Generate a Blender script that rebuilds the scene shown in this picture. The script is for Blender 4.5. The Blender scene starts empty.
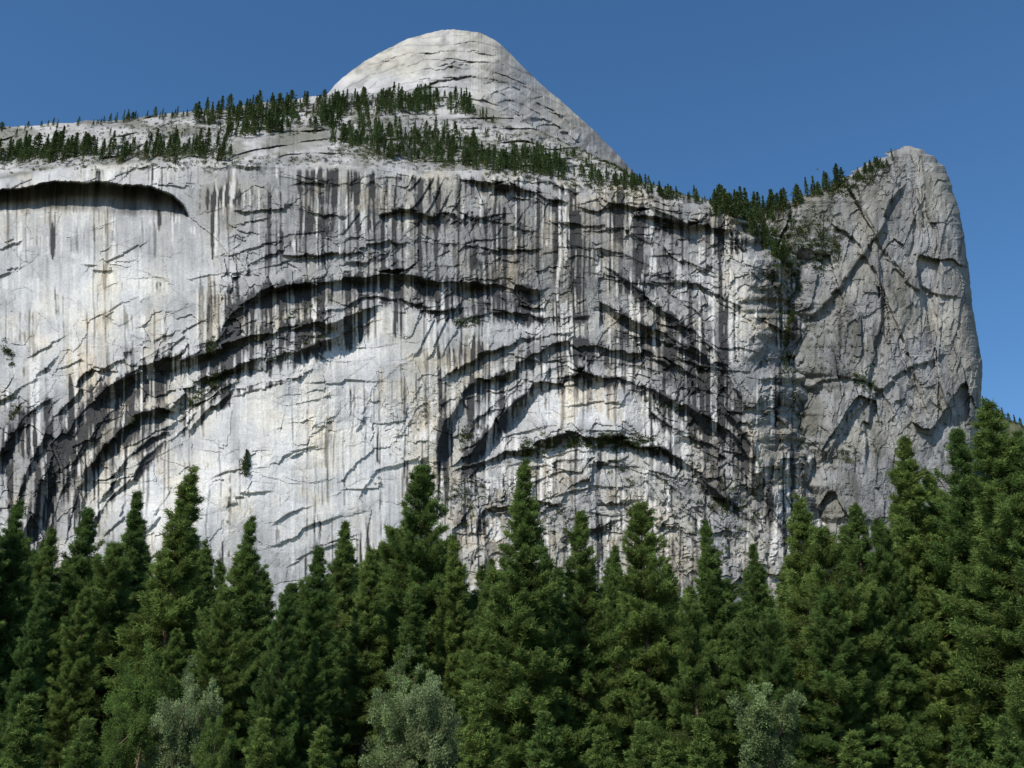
import bpy, math, random
import numpy as np
from mathutils import Vector

random.seed(7)
rng = np.random.default_rng(7)
scene = bpy.context.scene
coll = scene.collection

# ------------------------------------------------------------ camera model
F = 1098.0; TH = math.radians(22.0); CZ = 1.7
cam_d = bpy.data.cameras.new("camera"); cam = bpy.data.objects.new("camera", cam_d); coll.objects.link(cam)
cam.location = (0, 0, CZ); cam.rotation_euler = (math.radians(112.0), 0, 0)
cam_d.sensor_width = 36; cam_d.lens = 36 * F / 1024; cam_d.clip_start = 0.5; cam_d.clip_end = 30000
scene.camera = cam

def W(px, py, D):
    """project image pixels px, py along camera rays to world depth D -> metres"""
    px = np.asarray(px, float); py = np.asarray(py, float); D = np.asarray(D, float)
    v = (384 - py) / F; r = (px - 512) / F
    dy = math.cos(TH) - math.sin(TH) * v; dz = math.sin(TH) + math.cos(TH) * v
    t = D / dy
    return np.stack([r * t, D + 0 * r, CZ + dz * t], axis=-1)

# ------------------------------------------------------------ noise
T = rng.random((8, 256, 256)) * 2 - 1
def vn(x, y, s=0):
    xi = np.floor(x).astype(np.int64); yi = np.floor(y).astype(np.int64)
    fx = x - xi; fy = y - yi
    fx = fx * fx * (3 - 2 * fx); fy = fy * fy * (3 - 2 * fy)
    t = T[s % 8]; o = 37 * s
    x0 = (xi + o) & 255; x1 = (xi + 1 + o) & 255; y0 = (yi + o) & 255; y1 = (yi + 1 + o) & 255
    return (t[x0, y0] * (1 - fx) + t[x1, y0] * fx) * (1 - fy) + (t[x0, y1] * (1 - fx) + t[x1, y1] * fx) * fy
def fbm(x, y, s=0, o=4, g=0.5):
    a = 1.0; r = 0; n = 0
    for i in range(o):
        r = r + a * vn(x, y, s + i); n += a; a *= g; x = x * 2.03 + 11.3; y = y * 2.03 + 5.7
    return r / n * 1.6
def sm(a, b, x):
    t = np.clip((x - a) / (b - a), 0, 1); return t * t * (3 - 2 * t)
def voro(x, y, s=0):
    xi = np.floor(x).astype(np.int64); yi = np.floor(y).astype(np.int64)
    f1 = np.full(x.shape, 9.0); f2 = np.full(x.shape, 9.0); v = np.zeros(x.shape)
    for dx in (-1, 0, 1):
        for dy in (-1, 0, 1):
            a = (xi + dx) & 255; b = (yi + dy) & 255
            cx = xi + dx + 0.5 + 0.42 * T[s, a, b]; cy = yi + dy + 0.5 + 0.42 * T[(s + 1) % 8, a, b]
            d = np.hypot(x - cx, y - cy)
            c = d < f1
            f2 = np.where(c, f1, np.minimum(f2, d)); f1 = np.where(c, d, f1)
            v = np.where(c, T[(s + 2) % 8, a, b] + 1.3 * (T[(s + 3) % 8, a, b] * (x - cx) + T[(s + 4) % 8, a, b] * (y - cy)), v)
    return v, f2 - f1

def catmull(p, n=5):
    p = np.array(p, float); p = np.vstack([2 * p[0] - p[1], p, 2 * p[-1] - p[-2]]); out = []
    for i in range(1, len(p) - 2):
        for k in range(n):
            t = k / n
            out.append(0.5 * ((2 * p[i]) + (-p[i - 1] + p[i + 1]) * t + (2 * p[i - 1] - 5 * p[i] + 4 * p[i + 1] - p[i + 2]) * t * t + (-p[i - 1] + 3 * p[i] - 3 * p[i + 1] + p[i + 2]) * t ** 3))
    out.append(p[-2]); return np.array(out)
def sdist(px, py, P):
    best = np.full(px.shape, 1e9); sg = np.zeros(px.shape); tt = np.zeros(px.shape)
    L = np.hypot(*(P[1:] - P[:-1]).T); cum = np.concatenate([[0], np.cumsum(L)]); tot = cum[-1]
    for i in range(len(P) - 1):
        ax, ay = P[i]; dx, dy = P[i + 1] - P[i]; l2 = dx * dx + dy * dy + 1e-9
        rx = px - ax; ry = py - ay
        t = np.clip((rx * dx + ry * dy) / l2, 0, 1)
        d = np.hypot(rx - t * dx, ry - t * dy)
        c = d < best
        best = np.where(c, d, best); s = np.where(-rx * dy + ry * dx >= 0, 1.0, -1.0)
        sg = np.where(c, s, sg); tt = np.where(c, (cum[i] + t * L[i]) / tot, tt)
    return best * sg, tt

# ------------------------------------------------------------ cliff lines in image pixels
# (points, step height m, underside width, slab fade, stain, stain width)
ARCS = [
 ([(190,172),(260,168),(340,181),(400,177),(450,186)], 3, 3, 20, .3, 10),
 ([(450,178),(500,182),(540,194),(574,208)], 10, 7, 20, .8, 16),
 ([(525,172),(560,182),(584,198)], 6, 5, 14, .7, 10),
 ([(572,206),(620,213),(680,217),(725,226),(750,255)], 9, 6, 30, .7, 22),
 ([(640,205),(700,222),(735,240),(742,290)], 6, 5, 16, .4, 10),
 ([(205,350),(225,318),(265,293),(320,281),(390,272),(450,277),(520,290),(558,286)], 12, 9, 30, 1.0, 24),
 ([(215,300),(260,262),(320,250),(380,240),(420,243)], 5, 4, 30, .5, 22),
 ([(300,312),(370,300),(440,303),(520,312),(600,318)], 7, 6, 18, .9, 12),
 ([(370,215),(420,210),(480,218),(540,232)], 5, 4, 24, .7, 20),
 ([(230,215),(290,205),(350,213)], 4, 4, 16, .5, 16),
 ([(400,236),(470,240),(550,254)], 5, 4, 18, .7, 18),
 ([(340,256),(400,258),(470,262)], 4, 4, 14, .6, 14),
 ([(590,245),(630,254),(670,278)], 5, 5, 14, .6, 14),
 ([(565,226),(620,232),(665,234)], 5, 4, 14, .6, 16),
 ([(386,180),(392,230),(388,272)], 4, 3, 16, .4, 5),
 ([(478,190),(484,240),(478,284)], 4, 3, 16, .4, 5),
 ([(557,205),(563,260),(556,332)], 6, 4, 20, .7, 7),
 ([(600,335),(596,280),(586,225)], 5, 3, 14, .3, 6),
 ([(12,570),(32,505),(58,442),(95,398),(140,368),(200,350),(260,331),(330,318),(400,310)], 17, 13, 40, 1.1, 24),
 ([(60,545),(85,482),(115,440),(160,405),(210,378),(270,354),(340,336),(392,322)], 12, 9, 28, .95, 14),
 ([(95,505),(130,455),(175,420),(215,395),(250,380)], 6, 5, 16, .6, 8),
 ([(36,560),(58,500),(88,440),(130,396)], 8, 8, 14, .9, 10),
 ([(78,560),(108,500),(150,452),(200,412),(262,384),(330,364)], 6, 5, 16, .6, 8),
 ([(-6,560),(20,490),(46,430),(78,386),(124,352),(190,330)], 6, 5, 16, .65, 9),
 ([(110,384),(160,350),(215,332),(275,314)], 6, 5, 14, .6, 9),
 ([(-30,525),(0,450),(20,420),(55,390)], 9, 7, 24, .8, 14),
 ([(-20,420),(15,385),(60,350)], 4, 3, 16, .4, 6),
 ([(75,262),(130,268),(175,286)], 2, 3, 16, .3, 8),
 ([(438,505),(438,450),(452,410),(490,375),(540,353),(590,346),(640,353),(690,376),(735,420),(765,478),(790,550)], 12, 9, 34, .8, 24),
 ([(445,472),(480,440),(510,405),(550,382),(600,377),(650,388),(700,412),(740,445),(765,500)], 15, 12, 36, .95, 15),
 ([(462,440),(492,408),(530,380),(570,364),(620,362),(670,376)], 6, 5, 14, .6, 8),
 ([(440,476),(480,463),(530,446),(590,437),(650,443),(690,468),(730,500),(765,535)], 12, 8, 30, .95, 9),
 ([(440,388),(480,352),(530,337),(580,335)], 7, 6, 24, .6, 14),
 ([(476,535),(488,508),(525,498),(560,505)], 10, 9, 20, .7, 12),
 ([(520,472),(570,464),(640,470),(700,505)], 5, 4, 14, .45, 7),
 ([(590,502),(650,496),(715,524)], 6, 5, 14, .45, 7),
 ([(600,265),(640,290),(680,320),(712,352),(738,392),(752,432)], 10, 7, 22, .9, 14),
 ([(590,300),(630,318),(670,335),(702,360),(722,400)], 12, 10, 20, 1.0, 18),
 ([(600,330),(660,342),(700,362),(730,400),(746,446)], 11, 8, 18, 1.0, 14),
 ([(650,272),(700,286),(748,312)], 6, 5, 20, .5, 14),
 ([(680,430),(740,470),(792,535)], 7, 5, 16, .6, 9),
 ([(640,400),(690,432),(720,470),(735,520)], 7, 5, 14, .7, 8),
 ([(355,500),(385,470),(430,455)], 2, 3, 12, .3, 6),
 ([(560,540),(620,520),(680,530),(730,560)], 6, 5, 16, .5, 9),
 ([(350,430),(380,380),(430,350)], 3, 3, 14, .2, 6),
 ([(615,225),(650,238),(690,262),(720,270)], 6, 5, 18, .5, 14),
]
ARCP = [catmull(a[0]) for a in ARCS]

RIMX = [-400, 0, 60, 130, 200, 260, 330, 400, 470, 520, 560, 620, 680, 720, 745, 775, 860]
RIMY = [180, 180, 170, 166, 161, 163, 166, 171, 174, 173, 180, 188, 199, 209, 222, 240, 250]
TOPX = [-400, 0, 60, 150, 200, 240, 330, 400, 450, 490, 530, 580, 620, 640, 700, 740, 770, 860]
TOPY = [140, 129, 123, 117, 110, 106, 95, 92, 96, 108, 125, 148, 169, 181, 198, 208, 212, 214]
def rim(px): return np.interp(px, RIMX, RIMY) + 3.5 * fbm(px / 30, px * 0 + 3, 2, 5, .6)
def top(px): return np.interp(px, TOPX, TOPY) + 1.5 * fbm(px / 18, px * 0 + 8, 3, 4)
def xb(py): return np.interp(py, [215, 400, 500, 580, 800], [756, 772, 794, 824, 880]) + 14 * fbm(py / 30, py * 0 + 5, 4, 4, .6)
def blobs(px, py, L):
    r = np.zeros(px.shape)
    for cx, cy, rx, ry, a in L:
        r += a * np.exp(-(((px - cx) / rx) ** 2 + ((py - cy) / ry) ** 2))
    return r

DARKB = [(470,245,105,48,.85),(300,230,80,55,.48),(400,292,170,14,.6),(620,262,60,50,.48),(700,235,55,35,.5),
         (562,265,9,75,.4),(252,312,45,20,.6),(640,345,80,24,.60),(690,395,60,35,.5),(490,415,45,36,.5),(560,352,90,12,.55),
         (110,430,70,36,.5),(50,475,46,60,.6),(15,440,22,45,.5),(640,215,80,12,.4),(235,205,45,36,.45),(360,190,120,20,.4),
         (720,470,50,60,.35),(480,360,40,22,.4),(500,500,40,30,.35),(700,330,45,40,.45),(60,235,80,16,.15)]
LIGHTB = [(90,290,110,60,.42),(320,450,110,80,.55),(585,408,75,18,.9),(600,480,120,40,.12),(170,505,60,50,.5),(540,330,60,8,.4),(330,352,80,14,.4),(740,300,20,60,.3),(200,270,30,40,.2),(640,240,30,12,.3)]

def main_field(px, py, want_col=True):
    rm = rim(px); tp = top(px)
    wall = py > rm
    D = 862 + (600 - py) * 0.14
    b = xb(py)
    D = D + 60 * np.clip((px - b + 18) / 60, 0, 3) ** 1.2
    D = D - 25 * np.exp(-((px - 250) / 260) ** 2) + 12 * fbm(px / 150, py / 200, 1, 2)
    up = np.clip(rm - py, 0, None)
    ledge = fbm(px / 70, py / 11 + px / 90, 4, 4)
    cs = (np.hypot((px - 430) * .30, py - 260) + 5 * fbm(px / 60, py / 22, 1, 3)) / 11; csf = cs - np.floor(cs)
    D = D + up * 4.4 + np.where(wall, 0, 13 * ledge * sm(0, 12, up) + 2.5 * fbm(px / 8, py / 5, 5, 3) * sm(0, 6, up) - 13 * (1 - csf) * sm(0, .1, csf) * sm(0, 9, up) * np.clip(fbm(px / 40, py / 15, 3, 2) * 1.4 + .3, 0, 1))
    vb, eb = voro(px / 46, py / 34, 6); vc, ec = voro(px / 19 + 5, py / 15, 2)
    wx = px + 2.6 * vb + 3.0 * fbm(px / 60, py / 60, 2, 2) + 1.1 * fbm(px / 9, py / 12, 5, 3)
    wy = py + 3.0 * vb + 2.0 * vc + 4.0 * fbm(px / 55, py / 60, 0, 2) + 1.2 * fbm(px / 9, py / 7 + 4, 6, 3)
    wl = sm(0, 6, py - rm)
    stain = np.zeros(px.shape); band = np.zeros(px.shape)
    for (pts, h, uw, fd, st, sw), P in zip(ARCS, ARCP):
        m = 2.6 * max(uw, sw, fd) + 10
        x0, y0 = P.min(0) - m; x1, y1 = P.max(0) + m
        idx = np.nonzero((wx > x0) & (wx < x1) & (wy > y0) & (wy < y1))
        if idx[0].size == 0: continue
        d, t = sdist(wx[idx], wy[idx], P)
        ln = np.hypot(*(P[1:] - P[:-1]).T).sum()
        amp = sm(0, .10, t) * sm(0, .10, 1 - t)
        nz = vn(t * ln / 24, t * 0 + uw, 1)
        w1 = uw * (.72 + .6 * nz) + .6
        hh = h * (.8 + .6 * vn(t * ln / 30, t * 0 + fd, 2))
        lip = -0.42 * hh * np.exp(-np.clip(-d, 0, 999) / (fd * .42))
        und = 1.0 * hh * (.45 * sm(0, .8, d) + .55 * np.clip(d / w1, 0, 1)) * np.exp(-np.clip(d - w1, 0, 999) / fd)
        D[idx] += wl[idx] * amp * np.where(d < 0, lip, lip * np.exp(-np.clip(d, 0, 999) / fd) + und)
        s = st * amp * np.where(d > 0, np.exp(-(np.abs(d) / (sw * 1.25)) ** 1.5), np.exp(-np.abs(d) / (sw * .3)))
        stain[idx] = np.maximum(stain[idx], s)
        band[idx] = np.maximum(band[idx], st * amp * np.exp(-(d / (sw * 1.5)) ** 2))
    # alcove under the long roof at the west end
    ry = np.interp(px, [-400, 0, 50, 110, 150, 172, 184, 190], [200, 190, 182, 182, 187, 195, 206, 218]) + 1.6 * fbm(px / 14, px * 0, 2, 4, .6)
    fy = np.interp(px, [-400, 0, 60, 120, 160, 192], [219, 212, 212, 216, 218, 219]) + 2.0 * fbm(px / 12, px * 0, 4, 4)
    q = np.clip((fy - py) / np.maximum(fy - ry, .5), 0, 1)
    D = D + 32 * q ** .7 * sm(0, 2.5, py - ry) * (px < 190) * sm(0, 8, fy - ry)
    alc_shade = sm(-1, 1.5, py - ry) * sm(3, -6, py - fy) * (px < 190)
    D = D - 8 * np.exp(-np.abs(py - ry) / 7) * (py < ry) * sm(200, 160, px)
    # sweeping slab edges
    k = sm(400, 470, px)
    r1 = np.hypot((px - 370) / 1.25, py - 690); r2 = np.hypot((px - 600) / 1.3, py - 590)
    r = r1 * (1 - k) + r2 * k + 7 * fbm(px / 70, py / 70, 6, 2) + 2.5 * vb + 1.5 * vc
    q = r / 24.0; fr = q - np.floor(q)
    mk = np.clip(fbm(px / 60, py / 35, 0, 2) * 1.5 + .1, 0, 1)
    D = D - wl * 2.8 * mk * (1 - fr) * sm(0, .05, fr)
    v1, e1 = voro(wx / 60, wy / 62, 0); v2, e2 = voro(wx / 13, wy / 13, 3); v3, e3 = voro((wx + wy * .5) / 6, wy / 6, 2)
    v5, e5 = voro(wx / 27, wy / 23, 1)
    lowr = sm(450, 490, py) * sm(425, 470, px)
    gul = sm(-30, 5, px - b)
    upc = sm(200, 260, px) * sm(330, 280, py)
    rough = np.clip(.04 + .3 * fbm(px / 60, py / 60, 5, 2) + .9 * lowr + .5 * sm(590, 720, px) + .65 * band + .5 * gul + .2 * upc, 0.03, 1.5)
    D = D + wl * (.6 * v1 + (.25 + 1.8 * rough) * v5 + rough * (1.3 * v2 + 0.6 * v3) + (.14 + .7 * rough) * 1.0 * fbm(px / 9, py / 9, 3, 4, .6)) + .06 * fbm(px / 2.2, py / 5, 4, 2)
    D = D + wl * .30 * fbm(px / 5, py / 90, 5, 3)
    v4, e4 = voro((px + py * .35) / 15, (py - px * .5) / 32, 7)
    D = D + wl * gul * (3.2 * v4 + 4 * fbm(px / 22 + py / 60, py / 28, 2, 4, .6))
    if not want_col: return D
    # ---- mineral colour: pale granite, tan patches, black lichen water-streaks; also painted alcove shade
    sx = px + 2.0 * fbm(px / 40, py / 80, 7, 2)
    s1 = fbm(sx / 6.0, py / 150, 1, 3, .6) / .36; s2 = fbm(sx / 2.2, py / 80, 4, 2, .6) / .42; s3 = fbm(sx / 26, py / 130, 6, 2) / .40
    s4 = fbm(sx / 3.6 + 50, py / 110, 2, 3, .6) / .36
    pt = fbm(px / 26, py / 22, 3, 4, .6) / .33; pt2 = fbm(px / 55, py / 40, 1, 4, .6) / .33
    reg = blobs(px, py, DARKB) - blobs(px, py, LIGHTB)
    n = (.62 * s1 + .62 * s2 + .35 * s3)
    g = .425 + .028 * pt2 - .11 * sm(0.0, .6, reg) - .04 * sm(430, 560, px) - .07 * lowr + .018 * s1 + .022 * s2 + .028 * pt + .02 * v5
    g = g + .13 * sm(.05, .55, -reg)
    g = g * (1 - .32 * gul)
    g = np.clip(g, .12, .63)
    warm = np.clip(.5 + .2 * pt + .25 * s3 + .25 * pt2, 0, 1.3)
    col = np.stack([g * (1 + .045 * warm), g * 1.0, g * (1.0 - .10 * warm)], -1)
    tan = sm(.7, 2.1, .6 * s4 + .5 * s3 + 1.0 * pt2) * .45
    col = col * (1 - tan[..., None]) + tan[..., None] * np.array([.45, .37, .26]) * (g / .42)[..., None]
    mot = sm(.1, .7, fbm(px / 13, py / 10, 6, 5, .65)) * np.clip(.16 + .35 * reg + .5 * lowr + .4 * sm(560, 640, px) + .4 * gul, 0, 1)
    col = col * (1 - .5 * mot[..., None])
    wash = sm(-.3, 1.0, reg * 1.1 - .25 + .30 * n + .30 * pt) * .42
    dk = sm(.03, .28, reg * 1.05 - .84 + .50 * n + .20 * pt)
    under = stain * (1 + .30 * s1 + .34 * s2 + .10 * pt)
    dk = np.maximum(dk, sm(.42, .70, under))
    thin = sm(1.2, 2.0, .8 * s2 + .45 * s4 + .55 * pt2 + .5 * reg) * .65
    dk = np.maximum(dk, thin) * wl
    col = col * (1 - wash * wl)[..., None]
    dark = np.array([.036, .036, .038])
    col = col * (1 - dk[..., None] * .94) + dark * dk[..., None] * .94
    wht = sm(.95, 1.8, .8 * s4 - .4 * s2 + .25 * s3 + .6 * pt) * (1 - dk) * wl * .65
    col = col * (1 - wht[..., None]) + np.array([.65, .64, .62]) * wht[..., None]
    crack = (1 - sm(0, .02, e1)) * .18 + (1 - sm(0, .06, e2)) * .25 * rough + (1 - sm(0, .03, e5)) * .3 * rough
    col = col * (1 - np.clip(crack, 0, .6) * wl)[..., None]
    col = col * (1 - .52 * alc_shade * (1 + .3 * s1))[..., None]  # alcove shade painted into the rock colour, broken up by streak noise
    bg = .26 + .08 * fbm(px / 40, py / 8, 1, 4) + .03 * fbm(px / 3, py / 2, 3, 3)
    pale = sm(.05, .6, fbm(px / 50, py / 12, 2, 3)); bg = bg + .09 * pale
    soil = sm(-.1, .5, fbm(px / 26, py / 11, 5, 4)) * .65
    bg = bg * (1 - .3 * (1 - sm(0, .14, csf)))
    bc = np.stack([bg * 1.01, bg * .99, bg * .95], -1)
    bc = bc * (1 - soil[..., None]) + soil[..., None] * np.array([.12, .12, .085])
    wb = sm(-4, 2, py - rm)[..., None]
    col = bc * (1 - wb) + col * wb
    return D, np.clip(col, .015, .8)

def mesh_from(name, V, Q, cols=None, mat=None, smooth=False):
    me = bpy.data.meshes.new(name)
    V = np.ascontiguousarray(V.reshape(-1, 3), dtype=np.float32); Q = np.asarray(Q, dtype=np.int32); n = Q.shape[1]
    me.vertices.add(len(V)); me.vertices.foreach_set("co", V.ravel())
    me.loops.add(Q.size); me.loops.foreach_set("vertex_index", Q.ravel())
    me.polygons.add(len(Q)); me.polygons.foreach_set("loop_start", np.arange(0, Q.size, n, dtype=np.int32))
    me.polygons.foreach_set("use_smooth", np.full(len(Q), smooth))
    me.update(calc_edges=True)
    if cols is not None:
        a = me.color_attributes.new("tone", 'FLOAT_COLOR', 'POINT')
        c = np.ones((len(V), 4), dtype=np.float32); c[:, :3] = cols.reshape(-1, 3); a.data.foreach_set("color", c.ravel())
    if mat: me.materials.append(mat)
    return me
def gridq(nr, nc):
    i = np.arange(nr * nc).reshape(nr, nc)
    return np.stack([i[:-1, :-1], i[1:, :-1], i[1:, 1:], i[:-1, 1:]], -1).reshape(-1, 4)
def add(name, me, **kw):
    o = bpy.data.objects.new(name, me); coll.objects.link(o)
    for k, v in kw.items(): o[k] = v
    return o

# ------------------------------------------------------------ materials
def newmat(name):
    m = bpy.data.materials.new(name); m.use_nodes = True; nt = m.node_tree
    b = nt.nodes["Principled BSDF"]; b.inputs["Roughness"].default_value = .9
    b.inputs["Specular IOR Level"].default_value = .15
    return m, nt, b
def rock_mat(name, sc=0.6, bump=.5):
    m, nt, b = newmat(name); N = nt.nodes; L = nt.links
    at = N.new("ShaderNodeAttribute"); at.attribute_name = "tone"
    tc = N.new("ShaderNodeTexCoord")
    n1 = N.new("ShaderNodeTexNoise"); n1.inputs["Scale"].default_value = sc; n1.inputs["Detail"].default_value = 5; n1.inputs["Roughness"].default_value = .68
    L.new(tc.outputs["Object"], n1.inputs["Vector"])
    mr = N.new("ShaderNodeMapRange"); mr.inputs[1].default_value = .3; mr.inputs[2].default_value = .7; mr.inputs[3].default_value = .80; mr.inputs[4].default_value = 1.20
    L.new(n1.outputs["Fac"], mr.inputs[0])
    vm = N.new("ShaderNodeVectorMath"); vm.operation = 'SCALE'; L.new(at.outputs["Color"], vm.inputs[0]); L.new(mr.outputs[0], vm.inputs["Scale"])
    L.new(vm.outputs[0], b.inputs["Base Color"])
    bp = N.new("ShaderNodeBump"); bp.inputs["Strength"].default_value = .6; bp.inputs["Distance"].default_value = bump
    L.new(n1.outputs["Fac"], bp.inputs["Height"]); L.new(bp.outputs[0], b.inputs["Normal"])
    return m
rock = rock_mat("granite")
def leaf_mat(name, c1, c2, trans=.25):
    m, nt, b = newmat(name); N = nt.nodes; L = nt.links
    at = N.new("ShaderNodeAttribute"); at.attribute_name = "tone"
    oi = N.new("ShaderNodeObjectInfo")
    mx = N.new("ShaderNodeMix"); mx.data_type = 'RGBA'; mx.inputs[6].default_value = (*c1, 1); mx.inputs[7].default_value = (*c2, 1)
    L.new(oi.outputs["Random"], mx.inputs[0])
    ml = N.new("ShaderNodeMix"); ml.data_type = 'RGBA'; ml.blend_type = 'MULTIPLY'; ml.inputs[0].default_value = 1
    L.new(mx.outputs[2], ml.inputs[6]); L.new(at.outputs["Color"], ml.inputs[7])
    df = N.new("ShaderNodeBsdfDiffuse"); L.new(ml.outputs[2], df.inputs["Color"])
    tr = N.new("ShaderNodeBsdfTranslucent"); L.new(ml.outputs[2], tr.inputs["Color"])
    ms = N.new("ShaderNodeMixShader"); ms.inputs[0].default_value = trans
    L.new(df.outputs[0], ms.inputs[1]); L.new(tr.outputs[0], ms.inputs[2]); L.new(ms.outputs[0], N["Material Output"].inputs["Surface"])
    N.remove(b)
    return m
pine_m = leaf_mat("pine_needles", (.095, .156, .048), (.158, .216, .062), .38)
far_m = leaf_mat("far_pine_needles", (.060, .092, .036), (.088, .118, .045), .2)
broad_m = leaf_mat("broad_leaves", (.12, .19, .05), (.15, .215, .06), .35)
pale_m = leaf_mat("silver_leaves", (.21, .28, .12), (.25, .31, .15), .35)
bush_m = leaf_mat("brush_leaves", (.06, .09, .03), (.08, .105, .04), .15)
bark_m, nt, b = newmat("bark")
nz = nt.nodes.new("ShaderNodeTexNoise"); nz.inputs["Scale"].default_value = 3; nz.inputs["Detail"].default_value = 6
cr = nt.nodes.new("ShaderNodeValToRGB"); cr.color_ramp.elements[0].color = (.06, .042, .032, 1); cr.color_ramp.elements[1].color = (.26, .18, .13, 1)
tcn = nt.nodes.new("ShaderNodeTexCoord"); mp = nt.nodes.new("ShaderNodeMapping"); mp.inputs["Scale"].default_value = (1, 1, .2)
nt.links.new(tcn.outputs["Object"], mp.inputs[0]); nt.links.new(mp.outputs[0], nz.inputs["Vector"])
nt.links.new(nz.outputs["Fac"], cr.inputs[0]); nt.links.new(cr.outputs[0], b.inputs["Base Color"])
gr_m, nt, b = newmat("meadow_ground")
nz = nt.nodes.new("ShaderNodeTexNoise"); nz.inputs["Scale"].default_value = .4; nz.inputs["Detail"].default_value = 8
tcn = nt.nodes.new("ShaderNodeTexCoord"); nt.links.new(tcn.outputs["Object"], nz.inputs["Vector"])
cr = nt.nodes.new("ShaderNodeValToRGB"); cr.color_ramp.elements[0].color = (.05, .07, .025, 1); cr.color_ramp.elements[1].color = (.16, .14, .07, 1)
nt.links.new(nz.outputs["Fac"], cr.inputs[0]); nt.links.new(cr.outputs[0], b.inputs["Base Color"])

# ------------------------------------------------------------ terrain meshes
xs = np.concatenate([np.arange(-380, -20, 4.0), np.arange(-20, 850, 1.0)])
rows = []
tb = np.linspace(0, 1, 78); tw = np.linspace(0, 1, 430); tl = np.linspace(0, 1, 30)[1:]
rm = rim(xs); tp = top(xs)
for t in tb: rows.append(tp + (rm - tp) * t)
for t in tw[1:]: rows.append(rm + (598 - rm) * t)
for t in tl: rows.append(598 + (835 - 598) * t + 0 * rm)
PY = np.array(rows); PX = np.tile(xs, (len(rows), 1))
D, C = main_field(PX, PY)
V = W(PX, PY, D)
back = []
for k in (3, 2, 1):
    v = V[0].copy(); v[:, 1] += 90 * k; v[:, 2] -= 25 * k * k; back.append(v)
V = np.concatenate([np.array(back), V]); C = np.concatenate([np.repeat(C[:1], 3, 0), C])
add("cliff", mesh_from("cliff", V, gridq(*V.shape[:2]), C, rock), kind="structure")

# rock column
RX = [145, 148, 149.5, 154, 156, 163, 166, 176, 200, 235, 290, 330, 375, 400, 450, 600, 840]
RR = [908, 914, 922, 926, 934, 938, 944, 948, 955, 964, 971, 978, 983, 981, 976, 985, 1010]
LX = [145, 149, 151, 156, 160, 163, 185, 200, 208, 216, 840]
LL = [903, 899, 890, 886, 876, 868, 830, 795, 762, 742, 742]
def colR(py): return np.interp(py, RX, RR) + 2.2 * fbm(py / 22, py * 0 + 2, 3, 5, .65)
def colL(py): return np.interp(py, LX, LL) + 3.5 * fbm(py / 3, py * 0 + 6, 2, 3)
def col_field(px, py, want_col=True):
    R = colR(py); e = np.clip(R - px, 0, 400)
    b = xb(py)
    tpc = np.interp(px, [742, 762, 795, 830, 868, 882, 897, 911], [216, 208, 200, 185, 160, 156, 149, 145])
    D = 878 + (600 - py) * .17 + 30 * np.exp(-e / 5) + 75 * np.exp(-np.clip(px - b, -40, 400) / 26) + (px - 860) * .20
    s = np.clip(py - tpc, 0, 400); D = D + 20 * np.exp(-s / 5) * sm(930, 900, px)
    wx = px + 2 * fbm(px / 25, py / 30, 4, 3); wy = py + 4 * fbm(px / 22, py / 25, 6, 3) + (px - 860) * .35
    v0, e0 = voro(wx / 44 + 3, wy / 75, 4)
    v1, e1 = voro(wx / 20, wy / 50, 5); v2, e2 = voro(wx / 8, wy / 17, 1); v3, e3 = voro(wx / 3.6, wy / 6, 2)
    D = D + 5.0 * v0 + 2.2 * v1 + 1.0 * v2 + .5 * v3 + 3 * fbm(px / 45, py / 70, 2, 3) + .7 * fbm(px / 7, py / 12, 3, 4, .65)
    for P, h in (([(800,330),(840,290),(880,230),(905,175)], 9), ([(820,215),(860,250),(900,330),(930,430)], 8), ([(930,200),(940,260),(935,340),(950,420)], 10), ([(790,400),(830,380),(880,390),(900,430)], 5), ([(860,200),(890,260),(920,290),(965,300)],5), ([(870,480),(868,400),(880,320),(875,250)],7), ([(915,160),(918,230),(910,300)],6), ([(810,480),(850,420),(905,370),(960,350)],5)):
        d, t = sdist(wx + 2 * v2, py + 3 * v1, catmull(P, 3)); a = sm(0, .15, t) * sm(0, .15, 1 - t)
        D = D + h * a * np.tanh(d / .9) * np.exp(-np.abs(d) / 18) * .55
    if not want_col: return D
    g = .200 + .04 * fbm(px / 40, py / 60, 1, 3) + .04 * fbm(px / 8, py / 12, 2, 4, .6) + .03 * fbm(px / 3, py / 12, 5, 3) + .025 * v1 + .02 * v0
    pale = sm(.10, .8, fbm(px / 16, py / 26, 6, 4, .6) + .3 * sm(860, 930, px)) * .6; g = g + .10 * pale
    warm = np.clip(.4 + .9 * fbm(px / 30, py / 40, 3, 3), 0, 1)
    c = np.stack([g * (1 + .04 * warm), g * (1 - .0 * warm), g * (1.0 - .10 * warm)], -1)
    crack = (1 - sm(0, .04, e1)) * .25 + (1 - sm(0, .07, e2)) * .16 + (1 - sm(0, .02, e0)) * .3
    sk = sm(.4, 1, fbm(px / 6, py / 50, 4, 4, .6)) * .5
    brush = sm(.15, .75, fbm(px / 22, py / 30, 7, 4) + .6 * np.exp(-((px - 800) / 45) ** 2) - .2) * .5
    c = c * (1 - np.clip(crack, 0, .6))[..., None] * (1 - sk)[..., None]
    c = c * (1 - brush[..., None]) + brush[..., None] * np.array([.09, .09, .062])
    return D, np.clip(c, .02, .8)
ys = np.concatenate([np.arange(146, 600, 1.0), np.arange(600, 845, 8.0)])
tt = np.linspace(0, 1, 250) ** .93
Lm = colL(ys)[:, None]; Rm = colR(ys)[:, None]
PX = Lm + (Rm - Lm) * tt[None, :]; PY = np.repeat(ys[:, None], 250, 1)
D, C = col_field(PX, PY)
V = W(PX, PY, D)
bk = [V[:, -1:] + np.array([-6. * k * k, 70. * k, -8. * k]) for k in (1, 2, 3)]
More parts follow.
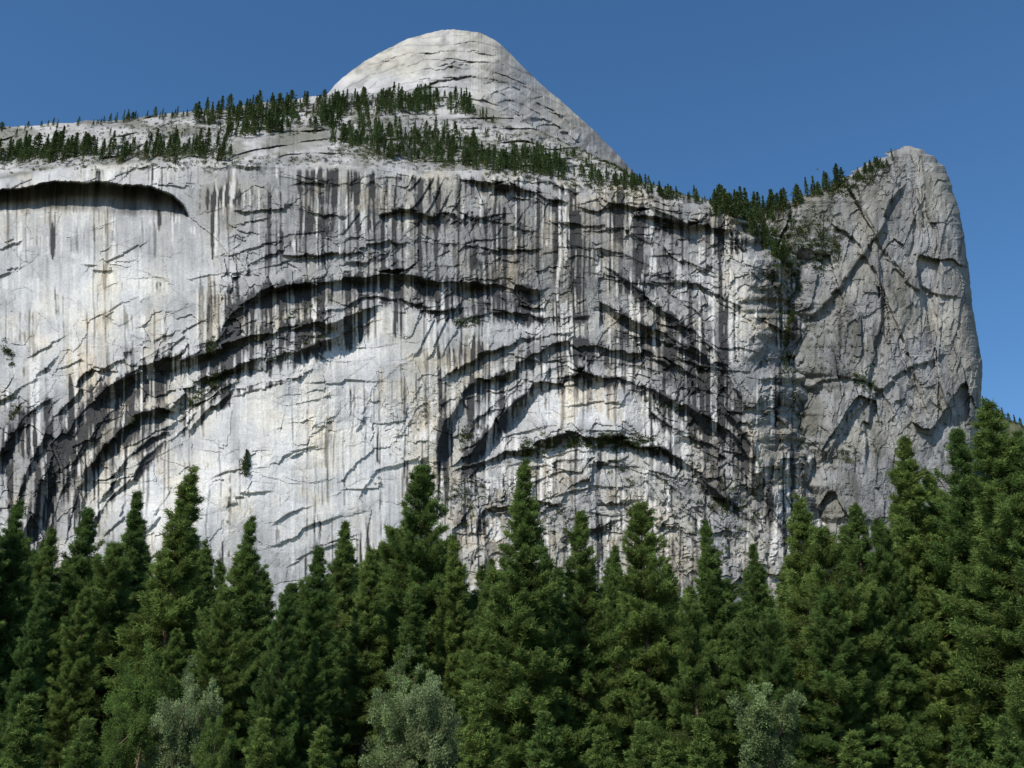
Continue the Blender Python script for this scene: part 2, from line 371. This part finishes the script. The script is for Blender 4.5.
V = np.concatenate([V] + bk, 1); C = np.concatenate([C] + [C[:, -1:]] * 3, 1)
cap = [V[:1] + np.array([0, 60. * k, -22. * k * k]) for k in (2, 1)]
V = np.concatenate(cap + [V], 0); C = np.concatenate([C[:1]] * 2 + [C], 0)
add("rock_column", mesh_from("rock_column", V, gridq(*V.shape[:2]), C, rock), kind="structure")

# dome
DX = [250, 300, 328, 345, 370, 400, 430, 455, 480, 500, 515, 530, 545, 570, 600, 620, 638, 670]
DY = [150, 116, 93, 75, 58, 42, 32, 29, 33, 44, 58, 73, 87, 109, 136, 157, 178, 206]
xs = np.arange(250, 672, 1.0)
tpd = np.interp(xs, DX, DY); ker = np.exp(-np.linspace(-2, 2, 11) ** 2); ker /= ker.sum()
tpd = np.convolve(np.pad(tpd, 5, mode='edge'), ker, 'valid') + 1.2 * fbm(xs / 12, xs * 0 + 1, 5, 5, .6)
S = np.linspace(0, 1, 210)[:, None] ** 1.15 * 175
PY = tpd[None] + S; PX = np.tile(xs, (210, 1))
s = PY - tpd[None]; q = np.clip(s / 150, 0, 1)
D = 1790 - 420 * np.sqrt(1 - (1 - q) ** 2 + 1e-6)
vd, ed = voro(PX / 26, PY / 16, 5)
rr = np.hypot((PX - 450) * .62, PY - 150) + 4 * fbm(PX / 40, PY / 20, 2, 4) + 1.4 * vd
fr = rr / 9.0; kk = np.floor(fr); fr = fr - kk
D = D - 9 * np.clip(.35 + 1.0 * fbm(PX / 40, PY / 14, 4, 3), 0, 1) * (1 - fr) * sm(0, .14, fr) * sm(0, 10, s)
dks = 0
for pp, hh in (([(405, 98), (430, 84), (465, 76), (500, 80), (512, 92)], 10), ([(425, 72), (450, 64), (480, 66), (500, 74)], 6), ([(505, 116), (540, 118), (575, 138), (600, 158)], 8), ([(350, 82), (380, 64), (420, 54), (450, 52)], 5), ([(470, 52), (500, 62), (520, 84)], 5), ([(520, 96), (555, 112), (585, 136)], 5)):
    d, t = sdist(PX + 2 * fbm(PX / 6, PY / 6, 1, 3), PY + 2.2 * fbm(PX / 7, PY / 7, 2, 3) + 1.5 * vd, catmull(pp))
    am = sm(0, .3, t) * sm(0, .3, 1 - t) * (.6 + .6 * vn(PX / 12, PY / 30, 2))
    D = D + hh * am * np.tanh(d / .8) * np.exp(-np.abs(d) / 7)
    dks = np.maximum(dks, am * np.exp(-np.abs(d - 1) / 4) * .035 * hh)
rf = sm(470, 540, PX + (PY - 60) * .3)
v1, e1 = voro(PX / 14 + PY / 30, PY / 9, 4)
D = D + (1.6 + 2.0 * rf) * v1 * sm(0, 12, s) + (1.6 + 1.4 * rf) * fbm(PX / 9, PY / 6, 6, 4, .6) * sm(0, 5, s)
g = .37 + .07 * fbm(PX / 30, PY / 10, 1, 4) + .06 * fbm(PX / 6, PY / 4, 2, 3) - .09 * rf
g = g * (1 - (.32 + .1 * rf) * sm(.05, .7, fbm(PX / 12 + PY / 20, PY / 14, 5, 4, .6)))
warm = np.clip(.5 + .9 * fbm(PX / 40, PY / 30, 3, 3), 0, 1)
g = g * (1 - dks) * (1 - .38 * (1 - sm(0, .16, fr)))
C = np.stack([g * (1.02 + .04 * warm), g * 1.0, g * (.98 - .12 * warm)], -1)
V = W(PX, PY, D)
back = []
for k in (3, 2, 1):
    v = V[0].copy(); v[:, 1] += 130 * k; v[:, 2] -= 30 * k * k; back.append(v)
V = np.concatenate([np.array(back), V]); C = np.concatenate([np.repeat(C[:1], 3, 0), C])
add("dome", mesh_from("dome", V, gridq(*V.shape[:2]), C, rock), kind="structure")

# wooded hillside beyond the column
xs = np.arange(930, 1500, 5.0); hy = np.interp(xs, [930, 985, 1024, 1100, 1500], [400, 408, 428, 450, 520]) + 2 * fbm(xs / 15, xs * 0, 1, 3)
S = np.linspace(0, 1, 70)[:, None]; PX = np.tile(xs, (70, 1)); PY = hy[None] + (832 - hy[None]) * S
D = 1350 - 2.2 * (PY - hy[None]) + 8 * fbm(PX / 20, PY / 20, 2, 4); V = W(PX, PY, D)
g = .10 + .03 * fbm(PX / 10, PY / 10, 2, 4); C = np.stack([g, g * 1.05, g * .6], -1)
back = V[:1] + np.array([0, 300., -60.]); V = np.concatenate([back, V]); C = np.concatenate([C[:1], C])
add("hill", mesh_from("hill", V, gridq(*V.shape[:2]), C, rock), kind="structure")

# ground
gs = np.concatenate([np.linspace(-9000, -400, 12), np.linspace(-360, 360, 37), np.linspace(400, 9000, 12)])
GX, GY = np.meshgrid(gs, gs + 100); GZ = .5 * fbm(GX / 60, GY / 60, 1, 3) - .3
add("ground", mesh_from("ground", np.stack([GX, GY, GZ], -1), gridq(len(gs), len(gs))[:, ::-1], None, gr_m, True), kind="structure")

# ------------------------------------------------------------ vegetation builders
def tube(pts, rad, sides=6):
    pts = np.array(pts, float); n = len(pts); V = []
    for i in range(n):
        d = pts[min(i + 1, n - 1)] - pts[max(i - 1, 0)]; d /= np.linalg.norm(d) + 1e-9
        a = np.cross(d, [1, 0, 0] if abs(d[0]) < .8 else [0, 1, 0]); a /= np.linalg.norm(a); bb = np.cross(d, a)
        for k in range(sides):
            an = 2 * math.pi * k / sides; V.append(pts[i] + rad[i] * (a * math.cos(an) + bb * math.sin(an)))
    Q = []
    for i in range(n - 1):
        for k in range(sides):
            k2 = (k + 1) % sides; Q.append([i * sides + k, i * sides + k2, (i + 1) * sides + k2, (i + 1) * sides + k])
    return np.array(V), np.array(Q)
def join(parts):
    V = []; Q = []; o = 0
    for v, q in parts: V.append(v); Q.append(q + o); o += len(v)
    return np.concatenate(V), np.concatenate(Q)
def tris(c, d, ln, wd, r):
    d = d / (np.linalg.norm(d, axis=1, keepdims=True) + 1e-9)
    a = np.cross(d, r.normal(size=d.shape)); a /= np.linalg.norm(a, axis=1, keepdims=True) + 1e-9
    p0 = c - a * (wd / 2)[:, None]; p1 = c + a * (wd / 2)[:, None]; p2 = c + d * ln[:, None]
    V = np.stack([p0, p1, p2], 1).reshape(-1, 3); return V, np.arange(len(V)).reshape(-1, 3)

def make_pine(seed, H, R, base, nb, irr, gap=0.0, dens=1.0, spiky=.34, ex=.92):
    r = np.random.default_rng(seed)
    lean = r.normal(size=2) * .012 * H
    def tr(h): return np.array([lean[0] * h * h, lean[1] * h * h, H * h])
    hs = np.linspace(0, .99, 14); rad = .0125 * H * (1 - hs) ** .9 + .03; rad[0] *= 1.25
    parts = [tube([tr(h) for h in hs], rad, 8)]
    Cc = []; Dd = []; Tn = []
    hlist = base + (1 - base) * np.sort(r.random(nb) ** .92) * .99
    az = 0
    for h in hlist:
        t = (h - base) / (1 - base); az += 2.4 + r.normal() * .6
        env = (1 - t) ** ex * min(1, .72 + 1.6 * t) + .008
        env *= 1 + irr * .6 * math.sin(3 * az + 7 * t + seed) * (1 - t) + irr * .6 * math.sin(11 * t + 2 * az + seed)
        L = R * env * (1 + irr * r.normal() * .8) * r.uniform(.66, 1.16)
        if r.random() < gap * (1 - t): L *= .45
        L = max(L, .24)
        el = -0.20 + 0.95 * t ** 1.5 + r.normal() * .14; o = np.array([math.cos(az), math.sin(az), 0]); sd = np.array([-o[1], o[0], 0])
        p0 = tr(h)
        def bp(s): s = np.asarray(s)[..., None]; return p0 + o * L * s + np.array([0, 0, 1]) * (math.tan(el) * L * s - .36 * L * s ** 2 + .40 * L * s ** 3)
        if L > 1.0: parts.append(tube(bp(np.array([0, .35, .7, 1.0])), [.008 * L + .02, .006 * L + .012, .018, .01], 4))
        nt_ = int((27 * L + 8) * dens); s = np.clip(r.random(nt_) ** .66 * .98 + .08, 0, 1.12)
        w = .34 * L * np.clip(1.08 - s, .06, 1) * np.minimum(1, s * 2.6) + .06
        lat = r.uniform(-1, 1, nt_); c = bp(s) + sd * (lat * w)[:, None]
        c[:, 2] += -.14 * np.abs(lat) * w + r.normal(size=nt_) * (.06 + .032 * L)
        k = 8
        c6 = np.repeat(c, k, 0) + r.normal(size=(nt_ * k, 3)) * np.array([.13, .13, .09])
        out = np.repeat(o[None] * .7 + sd[None] * lat[:, None] * .9 + np.array([0, 0, .38]), k, 0) + r.normal(size=(nt_ * k, 3)) * .55
        Cc.append(c6); Dd.append(out)
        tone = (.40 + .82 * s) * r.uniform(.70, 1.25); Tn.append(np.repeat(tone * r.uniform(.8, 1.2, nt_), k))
    c = np.concatenate(Cc); d = np.concatenate(Dd); tn = np.concatenate(Tn); n = len(c)
    V, Q = tris(c, d, r.uniform(.7, 1.3, n) * spiky, r.uniform(.055, .095, n), r)
    br = r.random(n) < .03
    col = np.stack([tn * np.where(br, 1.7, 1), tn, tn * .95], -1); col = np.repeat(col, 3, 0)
    tv, tq = join(parts)
    return mesh_from("pine_trunk", tv, tq, None, bark_m, True), mesh_from("pine_crown", V, Q, col, pine_m), H

PINES = [make_pine(1, 34, 5.5, .06, 310, .17), make_pine(2, 36, 5.8, .10, 290, .23, .12, 1, .34, .82), make_pine(3, 32, 4.7, .05, 300, .15),
         make_pine(4, 35, 5.4, .18, 235, .28, .22, 1.0, .38, .72), make_pine(5, 33, 6.2, .08, 290, .22, .10, 1, .34, .84), make_pine(6, 36, 4.9, .12, 280, .22, .18),
         make_pine(7, 30, 5.0, .34, 165, .34, .28, 1.1, .38, .62)]
YOUNG = make_pine(11, 11, 2.6, .03, 110, .15, 0, 1.5, .26)

def put_tree(variant, px, py, Y, label, group, wscale=1.0, names=("pine_tree", "trunk", "crown"), cat="tree"):
    tm, cm, H = variant
    p = W(px, py, Y); h = p[2] + .3
    e = bpy.data.objects.new(names[0], None); coll.objects.link(e); e.empty_display_size = 1
    s = h / H; e.location = (float(p[0]), float(Y), -.3)
    e.rotation_euler = (0, 0, random.uniform(0, 6.28)); e.scale = (s * wscale, s * wscale, s)
    e["label"] = label; e["category"] = cat; e["group"] = group
    for nm, m in ((names[1], tm), (names[2], cm)):
        o = bpy.data.objects.new(nm, m); coll.objects.link(o); o.parent = e
    return e

FG = "pine trees at the edge of the valley meadow"
front = [
 (-12,500,95,1,1.0),(20,500,98,0,1),(52,530,110,5,1),(88,506,112,1,1),(118,545,105,6,.9),(146,492,118,5,1),(182,469,100,2,1.1),(212,540,115,2,1),
 (250,516,98,0,1.05),(284,588,90,4,.75),(318,545,100,1,.95),(345,520,120,5,1.0),(372,545,104,2,1),(398,530,112,6,1),(424,466,108,3,1.0),(456,535,104,0,.9),
 (490,560,98,5,.9),(522,459,96,0,1.05),(552,540,112,2,.9),(580,508,100,1,.95),(612,545,116,5,.9),(642,503,100,3,1.0),(668,560,112,2,.9),
 (708,520,104,0,.95),(738,590,100,2,.9),(755,543,112,5,.9),(795,492,100,2,1.1),(822,530,95,6,.9),(852,502,108,1,1),(878,520,98,3,.85),(897,441,102,5,1.15),
 (930,470,104,0,1),(958,425,98,1,1),(985,404,92,4,1.05),(1018,430,90,0,1),(1050,460,95,2,1.1),(690,600,90,6,.8),(228,590,92,6,.8),(40,575,85,2,.8),(770,610,90,6,.8)]
labs = ["tall dark green pine standing at the meadow edge", "tall ragged pine with patchy drooping boughs in the forest edge",
        "slender pointed pine rising from the forest edge", "tall sparse pine with bare trunk showing between boughs",
        "broad full pine with heavy boughs at the meadow edge", "narrow uneven pine in the forest edge", "open crowned pine with gaps between its boughs"]
npine = 0
for px, py, Y, v, w in front:
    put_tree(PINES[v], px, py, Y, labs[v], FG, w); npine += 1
env = lambda x: np.interp(x, [-100, 0, 60, 110, 200, 260, 285, 310, 380, 450, 560, 600, 680, 720, 780, 860, 960, 1100], [520, 525, 532, 524, 526, 548, 576, 555, 535, 538, 548, 550, 576, 550, 542, 515, 475, 460])
for i, px in enumerate(np.linspace(-90, 1110, 70)):
    px = px + random.uniform(-6, 6); v = random.choice([0, 1, 2, 5, 2, 3])
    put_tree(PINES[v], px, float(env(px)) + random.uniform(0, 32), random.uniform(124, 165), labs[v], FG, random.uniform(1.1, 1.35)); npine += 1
for i, px in enumerate(np.linspace(-80, 1100, 34)):
    px = px + random.uniform(-12, 12); v = random.choice([1, 6, 0, 2, 3])
    put_tree(PINES[v], px, float(env(px)) + random.uniform(50, 110), random.uniform(90, 114), "shorter dense pine among taller forest edge trees", FG, random.uniform(.9, 1.15)); npine += 1
for px, py, Y in [(30,700,76),(85,722,74),(262,722,76),(320,730,74),(480,700,78),(545,715,74),(600,730,76),(640,725,72),(665,745,70),(700,722,74),(850,735,74),(905,740,74),(960,730,74),(1005,720,74)]:
    put_tree(YOUNG, px, py, Y, "small bright green young pine below taller trees", "young pines in the understorey", random.uniform(1.0, 1.25)); npine += 1

def make_broad(seed, H, R, mat, leaf=.17, n=36000):
    r = np.random.default_rng(seed); parts = [tube([(0, 0, 0), (.1, .05, H * .2), (.25, -.1, H * .42), (.1, .1, H * .75)], [.22, .18, .12, .05], 8)]
    tips = []; rad = []
    for i in range(24):
        h = r.uniform(.06, .70) * H; az = i * 2.4 + r.normal() * .6; L = R * r.uniform(.3, 1.15) * (1.05 - .6 * (h / H)); up = r.uniform(1.0, 2.6) * L + .04 * H
        e = np.array([math.cos(az) * L, math.sin(az) * L, min(h + up, H * r.uniform(.7, .98))]); s = np.array([0.15, 0, h]); m = (s + e) / 2 + np.array([0, 0, -.1 * L])
        parts.append(tube([s, m, e], [.07, .045, .015], 5))
        for j in range(9):
            tips.append(m + (e - m) * r.uniform(-.1, 1.15) + r.normal(size=3) * .10 * R); rad.append(r.uniform(.08, .19) * R)
    for j in range(8): tips.append(np.array([r.normal() * R * .16, r.normal() * R * .16, H * r.uniform(.6, .97)])); rad.append(r.uniform(.08, .15) * R)
    tips = np.array(tips); rad = np.array(rad); nc_ = len(tips)
    id_ = r.integers(0, nc_, n); u = r.normal(size=(n, 3)); u /= np.linalg.norm(u, axis=1, keepdims=True)
    c = tips[id_] + u * (rad[id_] * r.random(n) ** .5)[:, None] * np.array([1, 1, 1.3]); c[:, 2] = np.clip(c[:, 2], .4, H)
    V, Q = tris(c, u + r.normal(size=(n, 3)) * .8 + np.array([0, 0, .2]), r.uniform(.6, 1.2, n) * leaf, r.uniform(.5, .8, n) * leaf * .6, r)
    tn = r.uniform(.5, 1.35, nc_)[id_] * r.uniform(.8, 1.2, n); col = np.repeat(np.stack([tn, tn, tn], -1), 3, 0)
    tv, tq = join(parts); return mesh_from("broadleaf_trunk", tv, tq, None, bark_m, True), mesh_from("broadleaf_crown", V, Q, col, mat), H
B1 = make_broad(21, 14, 3.6, broad_m); B2 = make_broad(22, 13, 3.1, pale_m); B3 = make_broad(23, 12, 2.7, broad_m); B4 = make_broad(24, 10, 2.4, pale_m)
BN = ("broadleaf_tree", "trunk", "crown")
for v, px, py, Y, lab, w in [(B1,150,642,90,"rounded olive green broadleaf tree below the pines",.85),(B2,190,655,86,"silvery green willow like tree below the pines",.9),(B3,124,692,84,"leafy green broadleaf tree at the meadow edge",.9),
    (B2,404,645,88,"pale silvery green broadleaf tree below the pines",.95),(B4,432,676,84,"pale silvery green broadleaf tree below the pines",.9),(B4,762,682,84,"pale grey green small broadleaf tree",1.05),
    (B3,218,706,82,"leafy green broadleaf tree at the meadow edge",.8)]:
    put_tree(v, px, py, Y, lab, "broadleaf trees below the pines", w, BN)

# ------------------------------------------------------------ small pines high on the cliffs
def far_pine_geo(seed, H=18, R=3.3, n=420, e=.8):
    r = np.random.default_rng(seed); t = r.random(n) ** .85; rr = R * (1 - t) ** e * (.4 + .65 * r.random(n)) * (1 + .25 * np.sin(t * 40 + 5 * seed)); az = r.random(n) * 6.283
    rr *= 1 + .3 * np.sin(az * 2 + t * 9 + seed)
    c = np.stack([np.cos(az) * rr, np.sin(az) * rr, H * (.06 + .92 * t)], -1)
    d = np.stack([np.cos(az), np.sin(az), -.1 + 0 * az], -1) + r.normal(size=(n, 3)) * .4
    V, Q = tris(c - d * .5, d, r.uniform(.8, 1.7, n), r.uniform(.45, .8, n), r)
    tv, tq = tube([(0, 0, -3), (0, 0, H * .5), (0, 0, H * .97)], [.35, .22, .04], 4); tq3 = np.concatenate([tq[:, [0, 1, 2]], tq[:, [0, 2, 3]]])
    V2, Q2 = join([(V, Q), (tv, tq3)]); tn = r.uniform(.7, 1.25, len(V) // 3)
    col = np.concatenate([np.repeat(np.stack([tn, tn, tn], -1), 3, 0), np.full((len(tv), 3), 1.) * np.array([1.5, .8, .8])])
    return V2, Q2, col
FG_ = [far_pine_geo(31, 18, 3.2, 420, .9), far_pine_geo(32, 20, 2.8, 420, .9), far_pine_geo(33, 15, 3.6, 420, .6), far_pine_geo(34, 17, 3.5)]
FARP = [mesh_from("far_pine", *g_, far_m) for g_ in FG_]
spots = []
def scatter(n, x0, y0, x1, y1, spread, hmin, hmax, surf="m"):
    for i in range(n):
        t = random.random(); x = x0 + (x1 - x0) * t; y = y0 + (y1 - y0) * t + random.uniform(-spread, spread)
        spots.append((x, y, hmin * .6 + (hmax * 1.1 - hmin * .6) * random.random() ** 1.3, surf))
scatter(20, -5, 162, 20, 160, 5, 18, 32); scatter(34, 18, 161, 62, 158, 6, 20, 40); scatter(36, 62, 159, 112, 155, 6, 16, 31); scatter(32, 112, 159, 164, 154, 6, 14, 28); scatter(38, 164, 158, 230, 156, 6, 14, 34)
scatter(30, 0, 146, 230, 138, 8, 7, 14)
scatter(30, 100, 123, 200, 116, 2, 9, 15); scatter(26, 0, 131, 110, 124, 2, 6, 12); scatter(95, 190, 122, 335, 106, 5, 14, 28); scatter(100, 225, 134, 340, 120, 8, 12, 26)
scatter(160, 330, 110, 470, 106, 9, 12, 24); scatter(22, 465, 112, 494, 120, 4, 9, 17); scatter(160, 330, 134, 475, 148, 12, 12, 24); scatter(90, 370, 150, 470, 163, 7, 10, 20)
scatter(160, 465, 160, 565, 172, 10, 11, 24); scatter(64, 560, 174, 660, 192, 5, 9, 19); scatter(34, 655, 195, 720, 207, 3, 9, 19); scatter(50, 480, 135, 600, 168, 6, 7, 13)
scatter(60, 710, 212, 775, 218, 6, 15, 32, "c"); scatter(60, 742, 222, 788, 262, 10, 13, 26, "c"); scatter(40, 770, 216, 845, 184, 3, 10, 28, "c"); scatter(26, 835, 187, 893, 163, 3, 8, 18, "c"); scatter(12, 765, 270, 800, 340, 8, 8, 14, "c")
scatter(2, 244, 476, 248, 476, 1, 24, 32); scatter(1, 195, 430, 195, 430, 1, 16, 20)
CG = "small pines scattered along the cliff rim"
spots.sort(key=lambda s: -s[2])
A = np.array([(s[0], s[1]) for s in spots])
yy = np.array([max(s[1], float(top(np.array([s[0]]))[0]) + 1.5) if s[3] == "m" else s[1] for s in spots])
Dm = main_field(A[:, 0], yy, False); Dc = col_field(np.clip(A[:, 0], 745, 990), yy, False)
NI = 290 - npine - 10; rest = []
for i, ((x, y, h, sf), y2, dm, dc) in enumerate(zip(spots, yy, Dm, Dc)):
    Y = float(dm if (sf == "m" or x < 752) else min(dm, dc)); p = W(x, y2, Y); hm = h * Y / F * 1.05
    k = random.randrange(4); HH = [18, 20, 15, 17][k]; s = hm / HH; sw_ = s * random.uniform(.8, 1.3)
    if i < NI:
        o = bpy.data.objects.new("pine_tree", FARP[k]); coll.objects.link(o)
        o.location = [float(a) for a in p]; o.scale = (sw_, sw_, s); o.rotation_euler = (0, 0, random.uniform(0, 6.28))
        o["label"] = "small dark pine growing on the high granite ledge"; o["category"] = "tree"; o["group"] = CG
    else:
        v, q, c = FG_[k]; a = random.uniform(0, 6.28); Rm_ = np.array([[math.cos(a), -math.sin(a), 0], [math.sin(a), math.cos(a), 0], [0, 0, 1]])
        rest.append(((v @ Rm_.T) * np.array([sw_, sw_, s]) + p, q, c * random.uniform(.8, 1.5)))
V, Q = join([(a, b_) for a, b_, c in rest])
add("rim_woodland", mesh_from("rim_woodland", V, Q, np.concatenate([c for a, b_, c in rest]), far_m), kind="stuff", label="dark pine wood spread over the high granite bench", category="forest")
for x in [985, 991, 998, 1004, 1010, 1016, 1022, 1030, 1040, 1052]:
    hy_ = float(np.interp(x, [930, 985, 1024, 1100], [400, 408, 428, 450])) + 4; p = W(x, hy_, 1345.)
    o = bpy.data.objects.new("pine_tree", FARP[x % 4]); coll.objects.link(o); o.location = [float(a) for a in p]; o.scale = (1.1, 1.1, random.uniform(.9, 1.3))
    o["label"] = "small dark pine on the wooded hillside"; o["category"] = "tree"; o["group"] = CG

# brush: countless low shrubs on ledges
sh = []
def brush(n, x0, y0, x1, y1, spread, size, surf="m"):
    for i in range(n):
        t = random.random(); sh.append((x0 + (x1 - x0) * t + random.uniform(-2, 2), y0 + (y1 - y0) * t + random.gauss(0, spread), random.uniform(.5, 1.2) * size, surf))
brush(320, 0, 165, 330, 160, 4, 1.6); brush(420, 120, 134, 330, 118, 8, 1.8); brush(1200, 330, 112, 640, 172, 11, 1.9); brush(800, 330, 150, 560, 165, 7, 1.8); brush(160, 0, 150, 230, 140, 8, 1.5)
brush(240, 560, 178, 740, 205, 4, 1.9); brush(80, 0, 135, 120, 130, 5, 1.3); brush(130, 330, 100, 480, 102, 4, 2)
for a in [(40,455,322,478,322,3,1.8),(150,565,443,652,441,3.5,2.2),(60,522,450,555,445,5,2.3),(40,206,350,214,345,5,2),(50,205,385,225,375,5,2),(24,128,428,138,418,3,1.8),
          (24,5,350,14,360,5,2.2),(26,8,420,20,408,4,1.8),(26,190,404,200,400,3,1.9),(60,270,360,330,335,3,1.4),(40,280,318,330,300,3,1.3),(14,240,470,250,464,5,2),
          (230,450,490,760,560,22,1.6),(70,430,500,490,490,8,1.8),(30,640,395,700,420,4,1.4),(40,460,440,480,430,6,1.7),(30,370,470,440,400,14,1.3),(80,600,470,760,500,10,1.7),(24,710,500,730,510,6,2.2),(50,150,420,240,380,5,1.5),(40,690,440,760,520,8,1.6)]: brush(*a)
brush(300, 770, 225, 840, 245, 12, 2.2, "c"); brush(110, 790, 300, 782, 380, 10, 1.9, "c"); brush(32, 812, 262, 826, 270, 5, 2.0, "c"); brush(40, 855, 380, 880, 392, 5, 2.0, "c")
brush(150, 830, 192, 890, 168, 5, 2.1, "c"); brush(260, 790, 300, 960, 470, 50, 1.5, "c"); brush(30, 840, 455, 860, 460, 5, 1.8, "c"); brush(200, 750, 215, 800, 280, 10, 2.5, "c"); brush(130, 775, 280, 805, 450, 10, 1.6, "c")
A = np.array([(s[0], s[1]) for s in sh]); sz = np.array([s[2] for s in sh]); cf = np.array([s[3] == "c" for s in sh])
tpv = np.where(cf, 0, top(A[:, 0]) + 1); py_ = np.maximum(A[:, 1], tpv)
Dm = main_field(A[:, 0], py_, False); Dc = col_field(np.clip(A[:, 0], 745, 990), py_, False); DD = np.where(cf & (A[:, 0] > 750), np.minimum(Dm, Dc), Dm)
P = W(A[:, 0], py_, DD - .5); K = 34; n = len(P) * K
u = rng.normal(size=(n, 3)); u /= np.linalg.norm(u, axis=1, keepdims=True)
szr = np.repeat(sz, K); c = np.repeat(P, K, 0) + u * (szr * rng.random(n) ** .5)[:, None] * np.array([1.3, .8, .8]) + np.array([0, 0, .5])
V, Q = tris(c, u + rng.normal(size=(n, 3)) * .5, rng.uniform(.6, 1.1, n) * szr * .7, rng.uniform(.4, .6, n) * szr * .8, rng)
tn = np.repeat(rng.uniform(.65, 1.3, len(P)), K); wm = np.repeat(rng.uniform(.9, 1.35, len(P)), K); col = np.repeat(np.stack([tn * wm, tn, tn], -1), 3, 0)
add("cliff_brush", mesh_from("cliff_brush", V, Q, col, bush_m), kind="stuff", label="low green brush growing on the granite ledges", category="shrubs")

# ------------------------------------------------------------ light
EL = math.radians(44); AZ = math.radians(217)
w = bpy.data.worlds.new("World"); scene.world = w; w.use_nodes = True; nt = w.node_tree
sk = nt.nodes.new("ShaderNodeTexSky"); sk.sky_type = 'NISHITA'; sk.sun_disc = False; sk.sun_elevation = EL; sk.sun_rotation = AZ
sk.altitude = 1200; sk.air_density = 1.0; sk.dust_density = .3; sk.ozone_density = 2.5
hs = nt.nodes.new("ShaderNodeHueSaturation"); hs.inputs["Saturation"].default_value = 1.2; hs.inputs["Value"].default_value = 1.12; hs.inputs["Hue"].default_value = .498
nt.links.new(sk.outputs[0], hs.inputs["Color"])
nt.links.new(hs.outputs[0], nt.nodes["Background"].inputs[0]); nt.nodes["Background"].inputs[1].default_value = .13
sd = bpy.data.lights.new("sun", 'SUN'); sd.energy = 4.8; sd.angle = math.radians(.5); sd.color = (1, .95, .87)
so = bpy.data.objects.new("sun", sd); coll.objects.link(so)
sv = Vector((math.sin(AZ) * math.cos(EL), math.cos(AZ) * math.cos(EL), math.sin(EL))); so.rotation_euler = sv.to_track_quat('Z', 'Y').to_euler(); so.location = (-50, -50, 100)
scene.view_settings.view_transform = 'Standard'; scene.view_settings.look = 'None'; scene.view_settings.exposure = 0
